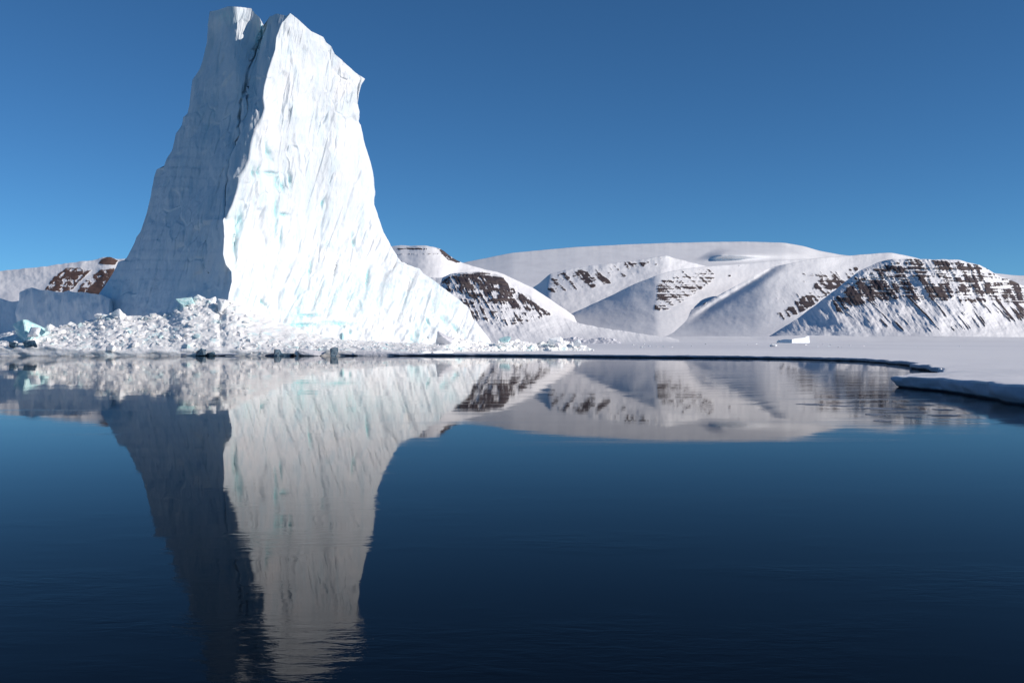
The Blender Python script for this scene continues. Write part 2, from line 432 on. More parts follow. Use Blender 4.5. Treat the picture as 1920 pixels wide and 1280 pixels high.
# middle hills
def rk_mid(x, y):
    p = area(x, y, [(1022, 545), (1032, 520), (1050, 511), (1090, 505), (1125, 512), (1150, 530), (1120, 538), (1080, 545), (1045, 550)], 4)
    q = area(x, y, [(1170, 490), (1200, 487), (1245, 482), (1232, 500), (1212, 500), (1195, 508), (1175, 505)], 4)
    r = area(x, y, [(1100, 500), (1190, 490), (1190, 520), (1150, 525)], 6)
    s = streaks(x, y, .9, 11, 70, 3.3) * .8 + fbm(x * .05, y * .1, 6.1, o=4, gain=.65) * .5
    st = strata(x, y, -.12, 2.4, .7) * .5
    return p * (.55 + s + st * .6) + q * (.36 + s * .7 + st * .6) + r * (.22 + s * .7 + st * .4) - .05
hill('middle_hill', 'snowy hill with dark streaked cliffs below the ice cap',
     [(900, 620), (950, 575), (985, 549), (1015, 528), (1030, 514), (1060, 506), (1090, 500), (1140, 494), (1180, 490), (1215, 484), (1245, 479), (1275, 486), (1320, 498), (1400, 520), (1500, 560), (1560, 600)], 630,
     [(900, 6600), (1020, 6000), (1250, 6100), (1560, 6600)], [(900, 900), (1560, 1100)], rock=rk_mid,
     relief=lambda x, y: 50 * sstep(1028, 985, x))

def rk_face(x, y):
    p = area(x, y, [(1224, 588), (1230, 560), (1233, 535), (1252, 512), (1290, 505), (1335, 504), (1345, 520), (1322, 540), (1290, 560), (1250, 582)], 4)
    left = area(x, y, [(1222, 588), (1230, 560), (1233, 532), (1250, 540), (1248, 580)], 4)
    s = strata(x, y, .03, 2.6, 4.4) * .75; d = streaks(x, y, 1.1, 7, 60, 2.2) * .5
    lump = np.exp(-(((x - 1368) / 4) ** 2 + ((y - 517) / 2.5) ** 2)) * .9 + np.exp(-(((x - 1386) / 4) ** 2 + ((y - 498) / 1.2) ** 2)) * .7
    return p * (.42 + s + d) + left * .22 + lump - .05
hill('stepped_hill', 'snowy hill with a banded stepped rock face facing right',
     [(1000, 628), (1040, 602), (1100, 575), (1150, 552), (1190, 532), (1230, 517), (1260, 508), (1290, 503), (1330, 499), (1400, 494), (1450, 489), (1500, 486), (1560, 483), (1620, 490), (1700, 530)], 636,
     [(1000, 5750), (1060, 5700), (1232, 5330), (1300, 5430), (1400, 5550), (1700, 5700)], [(1000, 500), (1232, 600), (1700, 900)], rock=rk_face, rough=.45, soft=5)

def rk_e(x, y):
    p = area(x, y, [(1452, 588), (1480, 575), (1500, 562), (1520, 545), (1535, 520), (1500, 512), (1560, 508), (1580, 506), (1615, 498), (1600, 520), (1560, 548), (1530, 570), (1500, 588), (1470, 600)], 4)
    q = area(x, y, [(1430, 560), (1470, 520), (1520, 515), (1520, 560), (1480, 580)], 10)
    r = np.exp(-((y - (488 + 1.5 * pn(x * .03, .3))) / 1.3) ** 2) * sstep(1440, 1460, x) * sstep(1520, 1500, x)
    s = streaks(x, y, .7, 8, 28, 5.5) * .7 + strata(x, y, .02, 4, 3.4) * .45
    spine = np.exp(-((y - (576 - .62 * (x - 1310))) / 1.8) ** 2) * sstep(1300, 1320, x) * sstep(1370, 1340, x)
    return p * (.60 + s) + q * (.20 + s * .6) + r * .5 + spine * (.45 + s) - .04
hill('shaded_slope_hill', 'long smooth snow ridge with blue shade rising to the right',
     [(1150, 636), (1230, 612), (1270, 592), (1310, 574), (1350, 552), (1400, 525), (1430, 508), (1450, 500), (1490, 492), (1530, 484), (1570, 481), (1620, 477), (1668, 473.5), (1690, 477), (1720, 484), (1780, 500), (1850, 540)], 639,
     [(1150, 5250), (1270, 5150), (1420, 4850), (1500, 4750), (1600, 4720), (1850, 4800)], [(1150, 350), (1420, 600), (1600, 850), (1850, 900)], rock=rk_e, rough=.45,
     relief=lambda x, y: 110 * np.exp(-((y - (590 - .62 * (x - 1310))) / 9.0) ** 2) * sstep(1270, 1330, x) * sstep(1500, 1420, x))

def rk_cliff(x, y):
    top = area(x, y, [(1600, 512), (1625, 500), (1655, 487), (1700, 484), (1760, 488), (1800, 490), (1850, 500), (1880, 522), (1930, 530), (1990, 560), (1940, 570), (1850, 566), (1760, 562), (1700, 560), (1640, 560), (1570, 585), (1560, 560)], 5)
    low = area(x, y, [(1560, 580), (1640, 555), (1760, 560), (1880, 565), (1990, 580), (1900, 605), (1800, 622), (1700, 622), (1600, 600)], 8)
    solid = area(x, y, [(1570, 560), (1600, 520), (1640, 500), (1690, 500), (1720, 560), (1660, 566), (1600, 575)], 8)
    band1 = np.exp(-((y - (503 + 2.0 * pn(x * .04, 8.8))) / 2.6) ** 2) * sstep(1640, 1665, x)
    band2 = np.exp(-((y - (493 + 2.0 * pn(x * .05, 3.8))) / 1.8) ** 2) * sstep(1655, 1680, x)
    band3 = np.exp(-((y - (562 + 3 * pn(x * .03, 6.8))) / 2.2) ** 2) * sstep(1600, 1640, x)
    sl = .75 - .30 * np.clip((x - 1600) / 250, 0, 1)
    s = streaks(x, y, sl, 11, 50, 7.5) * .75 + fbm(x * .06, y * .09, 3.1, o=4, gain=.65) * .55 + streaks(x, y, sl, 4.5, 22, 1.5) * .4 + strata(x, y, .03, 2.4, 5.4) * .85
    chute = np.exp(-(((x - (1712 + (y - 510) * .55)) / 6.0)) ** 2) * sstep(505, 515, y) + np.exp(-(((x - (1655 + (y - 515) * .75)) / 4.0)) ** 2) * sstep(510, 520, y)
    r = top * (.59 + s * .9) + solid * .14 + low * (.10 + streaks(x, y, sl + .4, 7, 60, 2.7) * 1.0) + (band1 + band2 * .8 + band3 * .5) * .30 * (top + .1)
    gx = x - tab([(490, 1655), (499, 1630), (510, 1608), (532, 1580), (556, 1550), (578, 1520), (594, 1500), (632, 1440)], y)
    return r - chute * .55 - .04 - .8 * sstep(26, 14, gx + 6 * pn(x * .1, y * .1))
hill('cliff_hill', 'flat topped hill with dark rock cliffs and snow chutes on the right',
     [(1440, 632), (1500, 594), (1520, 578), (1550, 556), (1580, 532), (1608, 510), (1630, 499), (1655, 489), (1670, 486), (1700, 485), (1760, 486.5), (1800, 487), (1812, 491), (1838, 497), (1850, 503), (1872, 517), (1900, 527), (1920, 536), (1960, 548), (2040, 575), (2140, 615)], 641,
     [(1440, 3560), (1500, 3520), (1560, 3450), (1620, 3380), (1760, 3300), (1900, 3450), (2140, 3800)], [(1440, 250), (1560, 420), (1640, 650), (2140, 750)], rock=rk_cliff, nv=170, step=1.1, gentle=1.4, power=.8,
     relief=lambda x, y: 10 * streaks(x, y, .6, 14, 90, 7.5) * sstep(640, 600, y)
     + 75 * (1 - sstep(-6, 18, x - tab([(490, 1655), (499, 1630), (510, 1608), (532, 1580), (556, 1550), (578, 1520), (594, 1500), (632, 1440)][::1], y))) * sstep(605, 570, y))
# far right hill behind
hill('far_right_hill', 'distant snowy rise at the right edge',
     [(1820, 560), (1860, 530), (1900, 523), (1925, 524), (1990, 522), (2100, 530), (2300, 570)], 636, [(1820, 6800), (2300, 6500)], [(1820, 900), (2300, 900)], rough=.6)

def rk_front(x, y):
    cap = area(x, y, [(832, 524), (845, 516), (880, 517), (905, 514), (945, 520), (950, 530), (940, 545), (880, 545), (840, 530)], 2.5)
    up = area(x, y, [(845, 514), (852, 508), (875, 512), (910, 508), (925, 514), (880, 518)], 2.0)
    body = area(x, y, [(828, 524), (948, 528), (975, 548), (1000, 566), (1032, 590), (1010, 586), (985, 578), (950, 572), (900, 566), (860, 548), (820, 555)], 4)
    low = area(x, y, [(820, 545), (880, 560), (960, 572), (1035, 588), (1000, 606), (940, 612), (890, 604), (860, 580)], 7)
    right = area(x, y, [(985, 550), (1036, 588), (1020, 592), (995, 580)], 3)
    s = fbm(x * .05, y * .08, 1.1, o=4, gain=.65) * .5 + strata(x, y, .02, 3, 2.2) * .3 + streaks(x, y, .55, 8, 34, 3.9) * .7 + streaks(x, y, .4, 3.5, 12, 6.9) * .45
    left = area(x, y, [(800, 530), (860, 535), (885, 560), (850, 570), (810, 560)], 6)
    r = cap * (.72 + .4 * s) + up * (.5 + strata(x, y, .02, 3, .4) * .9) + body * (.58 + s * 1.1) * (1 - cap) + low * (.32 + s) + right * .2 - left * .12
    snowcap = np.exp(-(((x - 930) / 7) ** 2 + ((y - 537) / 3.5) ** 2)) + np.exp(-(((x - 893) / 8) ** 2 + ((y - 548) / 3.5) ** 2))
    return r - .5 * snowcap - .04
hill('front_cliff_hill', 'flat topped dark cliff with streaked snow slopes beside the iceberg',
     [(640, 560), (700, 530), (780, 520), (830, 521), (846, 512), (880, 510), (905, 509), (925, 514), (944, 518), (952, 527), (985, 548), (1010, 566), (1034, 584), (1050, 594), (1080, 604), (1115, 612), (1160, 619), (1220, 628), (1290, 638)], 641,
     [(640, 2750), (830, 2500), (950, 2500), (1050, 2560), (1290, 2700)], [(640, 400), (940, 400), (1050, 300), (1290, 200)], rock=rk_front, nv=160, step=1.1, power=.85,
     relief=lambda x, y: 6 * streaks(x, y, .55, 10, 60, 3.9))
# low foreshore rolls in front of the hills
hill('low_snow_foreshore', 'low smooth snow rise at the foot of the hills',
     [(1080, 641), (1160, 636), (1240, 632), (1320, 630), (1420, 631), (1520, 628), (1640, 631), (1760, 630), (1900, 632), (2100, 634)], 641,
     [(1080, 2700), (2100, 2500)], [(1080, 500), (2100, 500)], rough=.35, nv=40, power=.8, gentle=1.6)

# ------------------------------------------------------------------ the big iceberg
LEFT = [(12, 396), (22, 394), (47, 390), (80, 388), (117, 379), (129, 375), (150, 361), (199, 355), (213, 352), (220, 344), (237, 341), (250, 330), (281, 323),
        (297, 313), (313, 307), (317, 293), (331, 288), (369, 282), (403, 274), (437, 263), (444, 256), (456, 252), (478, 240), (487, 236), (491, 222), (502, 217),
        (522, 205), (545, 190), (552, 185), (600, 172), (670, 160)]
RIDGE = [(12, 544), (26, 544), (45, 528), (70, 518), (94, 516), (131, 504), (164, 495), (185, 493), (204, 496), (225, 490), (244, 478), (270, 471), (300, 467),
         (317, 460), (334, 449), (353, 446), (384, 436), (403, 427), (412, 418), (444, 421), (475, 417), (497, 424), (509, 434), (528, 435), (551, 429), (600, 424), (670, 420)]
RIGHT = [(12, 690), (148, 684), (159, 677), (176, 672), (194, 670), (211, 673), (227, 671), (234, 676), (258, 680), (281, 687), (303, 693), (325, 699), (353, 701),
         (384, 702), (406, 709), (434, 718), (450, 727), (469, 737), (491, 752), (497, 771), (503, 787), (512, 793), (531, 821), (547, 840), (562, 862), (577, 880),
         (595, 886), (607, 895), (625, 910), (637, 918), (670, 935)]
TOP = [(380, 22), (394, 22), (410, 19), (427, 12), (450, 13), (471, 16), (478, 26), (486, 32), (491, 47), (495, 48), (502, 26), (509, 31), (518, 26), (534, 29), (539, 31), (544, 25),
       (556, 34), (584, 59), (607, 70), (612, 80), (622, 88), (623, 98), (640, 112), (666, 136), (684, 148), (700, 156)]
CRACK = [(30, 497), (60, 490), (82, 483), (112, 471), (164, 459), (194, 452), (225, 450), (253, 452), (269, 443), (300, 437), (353, 424), (397, 423), (430, 421)]

def build_tower(parent):
    NA, NBc, NV = 230, 330, 560
    side = np.concatenate([np.linspace(-1, 0, NA, endpoint=False), np.linspace(0, 1, NBc)])[None]
    def X(py):
        l, r, e = tab(LEFT, py), tab(RIDGE, py), tab(RIGHT, py)
        return np.where(side < 0, r + (r - l) * side, r + (e - r) * side)
    yt = np.full(side.shape, 60.0)
    for _ in range(60): yt = .5 * yt + .5 * tab(TOP, X(yt))
    v = np.linspace(0, 1, NV)[:, None]
    py = 668 + (yt - 668) * v
    px = X(py)
    s = side + 0 * v
    hgt = (668 - py) / 655.0
    DR = 226 + 24 * hgt ** .9
    dL = 30 - 12 * hgt; dE = 44 * (1 - hgt) ** .8 + 15
    a = np.abs(s)
    rr, rs = tab(RIDGE, py), tab(RIDGE, py, 40)
    kk = np.exp(-np.abs(px - rr) / 22.0); xr = rr * kk + rs * (1 - kk)
    aL = np.clip((xr - px) / (rs - tab(LEFT, py, 45)), 0, 1.3); aR = np.clip((px - xr) / (tab(RIGHT, py, 40) - rs), 0, 1.02)
    D = np.where(s < 0, DR + dL * aL ** .95, DR + dE * aR ** .97)
    # tower head left of the crack: a corner that catches grazing light
    cr = tab(CRACK, py)
    head = sstep(240, 90, py)
    D = D - 4.0 * head * np.exp(-((px - (430 + .05 * py)) / 26) ** 2) * (s < 0)
    D = D + 3.0 * head * sstep(440, 478, px) * sstep(500, 480, px) * (s < 0)
    # the crack, and the slab between crack and ridge
    D = D + (1.9 + 1.6 * pn(py * .04, 3.3)) * np.exp(-((px - cr - 2.5 * pn(py * .08, 7.7)) / (2.4 + 1.2 * pn(py * .03, 1.9))) ** 2) * (py < 425) * sstep(430, 380, py)
    D = D - 1.3 * sstep(-2, 3, px - cr) * (s < 0) * sstep(410, 330, py) * sstep(0, 45, tab(RIDGE, py) - px)
    # nose of ice at the ridge, 400-510
    D = D - 1.8 * np.exp(-((px - 419) / 5) ** 2 - ((py - 455) / 45) ** 2) + 2.4 * np.exp(-((px - 437 ) / 6) ** 2 - ((py - 452) / 42) ** 2)
    # bulges and hollows of the lit face
    lit = (s > 0) * sstep(0, .06, s) * sstep(1.0, .9, s)
    D = D - 2.2 * lit * blob(px, py, 560, 200, 22, 120, 8) + 1.6 * lit * blob(px, py, 520, 330, 26, 60) - 2.0 * lit * blob(px, py, 640, 330, 40, 160)
    D = D + 1.2 * lit * blob(px, py, 610, 110, 16, 40, 30)
    D = D + 5 * sstep(560, 640, py) * (s > 0) * 0
    P = world(px, py, D)
    n = grid_normals(P)
    n = np.where((n[..., 1] > 0)[..., None], -n, n)
    # relief
    x, y, z = P[..., 0], P[..., 1], P[..., 2]
    q = (px - (555 - .24 * py - .00012 * (py - 300) ** 2)) * .165 + 40
    rimf = np.minimum.reduce([sstep(1.0, .93, a), sstep(1, .97, v + 0 * a)]) 
    edgef = .35 + .65 * rimf
    ridgef = .4 + .6 * sstep(0, .05, a)
    flute = fbm(q * .15 + .25 * pn(q * .1, z * .08, 5.0), z * .045, 1.3, o=5, gain=.55)
    fl2 = fbm(q * .55 + .02 * z, z * .07, 6.3, o=4, gain=.6)
    facet = fbm(q * .06, z * .04, 2.3, o=3)
    d1, d2, cv = cells(q * .20 + .25 * pn(q * .2, z * .1), z * .075 + .2 * pn(q * .3, z * .2, 3.0), 5)
    chips = (cv - .5) * sstep(.0, .25, d2 - d1)
    litw = np.where(s > 0, 1.0, .55); wl = np.where(s > 0, 1.0, .6)
    e1, e2, ev = cells(q * .42 + .3 * pn(q * .4, z * .2), z * .22 + .3 * pn(q * .2, z * .3, 1.0), 31)
    chips2 = (ev - .5) * sstep(0, .2, e2 - e1) * sstep(-.1, .35, fbm(q * .07, z * .06, 4.9, o=3))
    h = flute * .42 * wl + fl2 * .15 * wl + facet * 1.2 * rimf + chips * .9 * litw + chips2 * .7 + fbm(q * 1.6, z * .5, 4.4, o=3) * .10
    # chipped teal bowls of the lit face
    ch = np.zeros(s.shape)
    for cx, cy_, rx, ry, an in [(502, 285, 5, 20, -25), (510, 326, 14, 4, 5), (516, 342, 5, 16, 0), (541, 340, 3, 14, 0), (470, 326, 4, 12, 0), (480, 322, 3, 10, 0), (512, 395, 4, 20, 0), (515, 425, 3, 20, 0),
                                (530, 402, 9, 3, 5), (524, 350, 5, 10, 0), (583, 500, 3, 16, 12), (605, 380, 2, 8, 20), (527, 440, 2, 14, 0), (447, 420, 5, 24, 6), (665, 450, 3, 16, -10), (690, 520, 3, 18, 5),
                                (835, 598, 10, 5, 30), (855, 612, 10, 4, 40), (803, 602, 2, 10, -25), (497, 562, 2, 12, -35), (578, 590, 18, 2.5, 0), (632, 606, 30, 3, 0), (570, 608, 25, 3, 0), (645, 612, 2, 4, 0), (660, 620, 2, 5, -20)]:
        ch = np.maximum(ch, blob(px + 1.5 * pn(px * .15, py * .1), py, cx, cy_, rx, ry, an))
    h = h - ch * 1.1 * (s > -.1)
    # long thin gashes
    g = ridged(q * .35 + .1 * pn(q, z * .1), z * .035, 8.8, o=2)
    h = h - .5 * sstep(1.25, 1.45, g) * litw
    P = P + n * (h * edgef * ridgef)[..., None]
    rough_low = sstep(150, 40, z * 8) 
    P = P + n * (fbm(q * .5, z * .5, 7.7, o=4) * .7 * sstep(16, 3, z) * rimf)[..., None]
    teal = np.clip(ch * 1.1, 0, 1) + .5 * sstep(.15, .5, fbm(q * .08, z * .05, 9.9, o=3)) * sstep(25, 5, z) * (s > 0)
    teal = teal + (s < 0) * (.9 * blob(px, py, 487, 62, 9, 30, 8) + .55 * blob(px, py, 425, 30, 20, 12)) + .35 * blob(px, py, 640, 560, 150, 40) * (s > 0)
    teal = teal + .8 * blob(px, py, 437, 450, 7, 45)
    teal = np.clip(teal, 0, 1)
    # far side
    NU2, NV2 = s.shape[1] // 3, NV // 4
    iu = np.linspace(0, s.shape[1] - 1, NU2).astype(int); iv = np.linspace(0, NV - 1, NV2).astype(int)
    B = P[np.ix_(iv, iu)].copy(); u = np.linspace(0, 1, NU2)[None]; vv = np.linspace(0, 1, NV2)[:, None]
    th = (48 * (1 - vv) ** .55 + 3) * np.sin(np.pi * np.clip(u, 0, 1)) ** .5 * np.minimum(1, (1 - vv) * 12)
    rimD = (B[:, :1, 1] * (1 - u) + B[:, -1:, 1] * u)
    By = np.maximum(B[..., 1], rimD) + th
    keep = (u < 1e-6) | (u > 1 - 1e-6) | (vv > 1 - 1e-6)
    By = np.where(keep, B[..., 1], By)
    B[..., 1] = By + fbm(B[..., 0] * .08, B[..., 2] * .05, 3.1, o=3) * 3 * np.where(keep, 0, 1)
    V = np.concatenate([P.reshape(-1, 3), B.reshape(-1, 3)])
    Q = np.concatenate([grid_faces(NV, s.shape[1], 0), grid_faces(NV2, NU2, NV * s.shape[1], True)])
    me = raw_mesh('tower', V, Q, {'teal': np.concatenate([teal.ravel(), np.zeros(NU2 * NV2)])})
    return link('tower', me, M_BERG, parent)

berg = bpy.data.objects.new('iceberg', None); COL.objects.link(berg)
tag(berg, 'towering white iceberg with a sunlit right face and a shaded blue left face', 'iceberg')
build_tower(berg)

def slab(name, top, base_py, D0, D1, thick, parent, lumps=1.0, teal=.0, step=1.0, nv=60, mtl=None, fold=None):
    """ice wall: top outline in px, front face distance D0 at its left and D1 at its right end"""
    x0, x1 = top[0][0], top[-1][0]; n = max(8, int((x1 - x0) / step))
    px = np.linspace(x0, x1, n)[None]; v = np.linspace(0, 1, nv)[:, None]
    ty = tab(top, px); py = base_py + (ty - base_py) * v; PX = px + 0 * v
    D = D0 + (D1 - D0) * (PX - x0) / (x1 - x0) + 3.0 * v ** 2 * lumps
    if fold:
        f = (PX - x0) / (x1 - x0); D = np.where(f < fold, D0 + (fold - f) * 70, D0 + (f - fold) * (D1 - D0)) + 3 * v ** 2 * lumps
    P = world(PX, py, D); nm = grid_normals(P); nm = np.where((nm[..., 1] > 0)[..., None], -nm, nm)
    x, z = P[..., 0], P[..., 2]; sc = 230.0 / D0
    h = (fbm(x * .12 * sc, z * .05 * sc, D0, o=5) * .9 + fbm(x * .6 * sc, z * .3 * sc, 2.0, o=4) * .25) * lumps / sc
    P = P + nm * h[..., None]
    B = P.copy(); edge = np.minimum(1, 8 * np.minimum(np.linspace(0, 1, n), np.linspace(1, 0, n)))[None]
    B[..., 1] += thick * (1 - v ** 3 * .6) * np.maximum(edge, .02) + .3; B[..., 2] -= .05 * v[..., 0:1] * thick * edge * (v > .5)
    A = np.stack([P[-1], B[-1]])
    L_ = np.stack([P[:, 0], B[:, 0]]); R_ = np.stack([P[:, -1], B[:, -1]])
    V = np.concatenate([P.reshape(-1, 3), B.reshape(-1, 3), A.reshape(-1, 3), L_.reshape(-1, 3), R_.reshape(-1, 3)])
    o1 = nv * n; o2 = 2 * o1; o3 = o2 + 2 * n; o4 = o3 + 2 * nv
    Q = np.concatenate([grid_faces(nv, n), grid_faces(nv, n, o1, True), grid_faces(2, n, o2), grid_faces(2, nv, o3), grid_faces(2, nv, o4, True)])
    me = raw_mesh(name, V, Q, {'teal': np.full(len(V), teal)})
    return link(name, me, mtl or M_BERG, parent)

slab('shoulder', [(30, 622), (34, 600), (37, 567), (41, 551), (50, 542), (59, 539), (70, 541), (82, 541.5), (100, 545), (115, 546), (128, 545), (140, 547.5), (170, 550), (186, 551), (205, 560)],
     668, 258, 247, 26, berg, lumps=1.5)
lb = slab('iceberg', [(-330, 640), (-300, 600), (-240, 585), (-150, 572), (-80, 566), (-30, 556), (0, 559), (7, 563.5), (15, 565), (24, 566), (31, 564), (38, 562.5), (50, 570), (60, 600), (66, 640)],
          662, 325, 288, 30, None, lumps=1.1)
tag(lb, 'low shaded dark blue iceberg at the left edge of the photo behind the rubble', 'iceberg')

# ------------------------------------------------------------------ rubble
random.seed(11)
def hull(seed, squash=(1, 1, 1), npts=16, bev=.06, detail=0, rough=.1, boxy=.5):
    r = random.Random(seed); bm = bmesh.new()
    for i in range(npts):
        v = Vector((r.gauss(0, 1), r.gauss(0, 1), r.gauss(0, 1))).normalized()
        m_ = max(abs(v.x), abs(v.y), abs(v.z)); v = v.lerp(v / m_, boxy) * r.uniform(.8, 1.05)
        bm.verts.new((v.x * squash[0], v.y * squash[1], v.z * squash[2]))
    bmesh.ops.convex_hull(bm, input=bm.verts)
    for v in [v for v in bm.verts if not v.link_faces]: bm.verts.remove(v)
    bmesh.ops.dissolve_limit(bm, angle_limit=.25, verts=bm.verts, edges=bm.edges)
    if bev: bmesh.ops.bevel(bm, geom=bm.edges[:], offset=bev, segments=1, affect='EDGES', clamp_overlap=True)
    if detail:
        bmesh.ops.triangulate(bm, faces=bm.faces[:])
        for _ in range(detail): bmesh.ops.subdivide_edges(bm, edges=bm.edges[:], cuts=1, use_grid_fill=True)
        co = np.array([v.co[:] for v in bm.verts]); nn = co / (np.linalg.norm(co, axis=1)[:, None] + 1e-9)
        co += nn * (fbm(co[:, 0] * 1.6 + seed, co[:, 1] * 1.6, co[:, 2] * 1.6, o=4) * rough)[:, None]
        for v, c in zip(bm.verts, co): v.co = c
        bm.normal_update()
    me = bpy.data.meshes.new('ice_block'); bm.to_mesh(me); bm.free(); return me

# underlying heap of small broken ice along the shore
HEAP = [(-330, 630), (-200, 622), (-60, 626), (0, 628), (20, 624), (40, 618), (60, 616), (80, 618), (100, 614), (125, 612), (150, 606), (180, 600), (205, 592), (225, 586), (240, 592), (270, 593), (300, 587), (318, 588),
        (332, 574), (345, 564), (370, 560), (390, 562), (402, 564), (412, 572), (425, 562), (440, 566), (470, 582), (520, 604), (580, 624), (620, 634), (645, 636), (700, 641), (740, 643), (790, 644), (830, 648), (850, 660)]
def heap_point(px, t):
    top = tab(HEAP, px)
    sh = tab([(-400, 210), (0, 207.6), (200, 207), (500, 208), (700, 208.5), (790, 209), (850, 214)], px)
    wl = 640 + 3.0 * F / sh + 1
    dep = tab([(-330, 14), (200, 15), (380, 17), (460, 17), (600, 20), (850, 26)], px)
    tt = np.clip((t - .10) / .90, 0, 1)
    rimz = 1.0 + .9 * sstep(200, 40, px) + .4 * pn(px * .05, 1.5)
    rim_py = 640 - (rimz - 3.0) / sh * F
    py = np.where(t < .10, wl + (rim_py - wl) * t / .10, rim_py + (top - rim_py) * tt ** .9)
    D = sh + dep * tt
    return py, D
NPX, NT = 1180, 90
hx = np.linspace(-330, 850, NPX)[None] + np.zeros((NT, 1)); ht = np.linspace(0, 1, NT)[:, None] + 0 * hx
hy, hD = heap_point(hx, ht)
P = world(hx, hy, hD); nm = grid_normals(P); nm = np.where((nm[..., 2] < 0)[..., None], -nm, nm)
d1, d2, cv = cells(P[..., 0] * .42 + .2 * pn(P[..., 0], P[..., 2]), P[..., 2] * .9 + P[..., 1] * .35, 3)
e1, e2, ev = cells(P[..., 0] * 1.3, P[..., 2] * 2.0 + P[..., 1] * .8, 9)
amp = sstep(.08, .16, ht) * tab([(-330, 1), (430, 1), (520, .55), (640, .7), (850, .6)], hx)
hh = ((cv - .35) * 1.0 * sstep(0, .35, d2 - d1) + (ev - .4) * .30 * sstep(0, .3, e2 - e1)) * amp + fbm(P[..., 0] * .25, P[..., 2] * .8, o=4) * .45
P = P + nm * .6 * hh[..., None]
B = P[-1][None] + np.zeros((6, NPX, 3)); tb = np.linspace(.15, 1, 6)[:, None]; B[..., 1] += tb * 9; B[..., 2] -= tb ** 1.2 * (B[..., 2] + .5)
A = np.concatenate([P, B])
me = raw_mesh('ice_rubble', A, grid_faces(len(A), NPX), smooth=True)
tag(link('ice_rubble', me, M_BLOCK), 'heap of small broken ice along the shore in front of the iceberg', 'ice rubble', kind='stuff')

# mound right of the iceberg foot
MOUND = [(800, 658), (815, 644), (835, 634), (848, 628), (860, 634), (880, 640), (900, 641), (925, 643), (950, 638), (985, 640), (1010, 644), (1035, 637), (1055, 639), (1075, 643), (1095, 648), (1112, 657)]
def mound_point(px, t):
    base_D = tab([(800, 232), (860, 240), (920, 250), (1000, 262), (1112, 272)], px)
    top = tab(MOUND, px); by = 640 + 2.55 * F / base_D
    return by + (np.minimum(top, by) - by) * t, base_D + 9 * t
mx = np.linspace(800, 1112, 330)[None] + np.zeros((40, 1)); mt = np.linspace(0, 1, 40)[:, None] + 0 * mx
my, mD = mound_point(mx, mt); P = world(mx, my, mD); nm = grid_normals(P); nm = np.where((nm[..., 2] < 0)[..., None], -nm, nm)
d1, d2, cv = cells(P[..., 0] * .6, P[..., 2] * .9 + P[..., 1] * .4, 13)
P = P + nm * (((cv - .4) * 1.0 * sstep(0, .35, d2 - d1) + fbm(P[..., 0], P[..., 2], o=3) * .15) * sstep(0, .15, mt))[..., None]
B = P[-1][None] + np.zeros((5, 330, 3)); tb = np.linspace(.2, 1, 5)[:, None]; B[..., 1] += tb * 7; B[..., 2] -= tb * (B[..., 2] + .2)
A = np.concatenate([P, B])
me = raw_mesh('ice_rubble', A, grid_faces(len(A), 330), smooth=False)
tag(link('ice_rubble', me, M_BLOCK), 'mound of small broken ice on the sea ice right of the iceberg foot', 'ice rubble', kind='stuff')

# thin far pressure ridge
rx = np.linspace(1040, 1165, 130)[None] + np.zeros((14, 1)); rt = np.linspace(0, 1, 14)[:, None] + 0 * rx
rtop = tab([(1040, 644), (1060, 634), (1075, 631), (1100, 636), (1120, 634), (1135, 632.5), (1150, 634), (1165, 643)], rx)
P = world(rx, 644.2 + (rtop - 644.2) * rt, 1150 + 60 * rt)
P[..., 1] += 9 * fbm(P[..., 0] * .12, P[..., 2] * .3, o=3); P[..., 2] += 1.0 * pn(P[..., 0] * .25, P[..., 2]) * rt
B = P[-1][None].copy(); B[..., 1] += 40; B[..., 2] = 0
A = np.concatenate([P, B]); me = raw_mesh('pressure_ridge', A, grid_faces(len(A), 130), smooth=False)
tag(link('pressure_ridge', me, M_GREY), 'low far ridge of pushed up ice with dark specks behind the rubble mound', 'ice ridge')

protos = [hull(100 + i, squash=(1, random.uniform(.7, 1), random.uniform(.5, .95)), npts=random.choice([9, 11, 13]), bev=.09, boxy=.7) for i in range(16)]
for p in protos: p.materials.append(M_BLOCK)

def describe(px, t, r, zone):
    size = 'tiny' if r < .45 else 'small' if r < .7 else 'mid-sized' if r < .95 else 'large'
    if zone == 'heap':
        where = ('under the low dark iceberg' if px < 35 else 'near the big teal block' if px < 110 else 'left of the flat topped block' if px < 205
                 else 'between the flat topped block and the highest peak' if px < 325 else 'around the highest peak of the heap' if px < 410 else 'at the foot of the sharp ridge')
        up = 'on the crest' if t > .84 else 'upslope' if t > .6 else 'midslope' if t > .35 else 'near the water'
        return '%s white block %s, %s' % (size, up, where)
    if zone == 'band':
        where = ('left of the darkest boulder' if px < 514 else 'above the smooth lilac slab' if px < 625 else 'around the upright grey tooth' if px < 700 else 'above the long pale ledge')
        return '%s white block in the low rubble band %s' % (size, where)
    where = ('beside the grey sided pointed block' if px < 870 else 'left of the teal wedge' if px < 936 else 'between teal wedge and largest block' if px < 1028 else 'right of its largest block')
    return '%s white block %s the right mound %s' % (size, 'atop' if t > .7 else 'in the side of' if t > .35 else 'below', where)
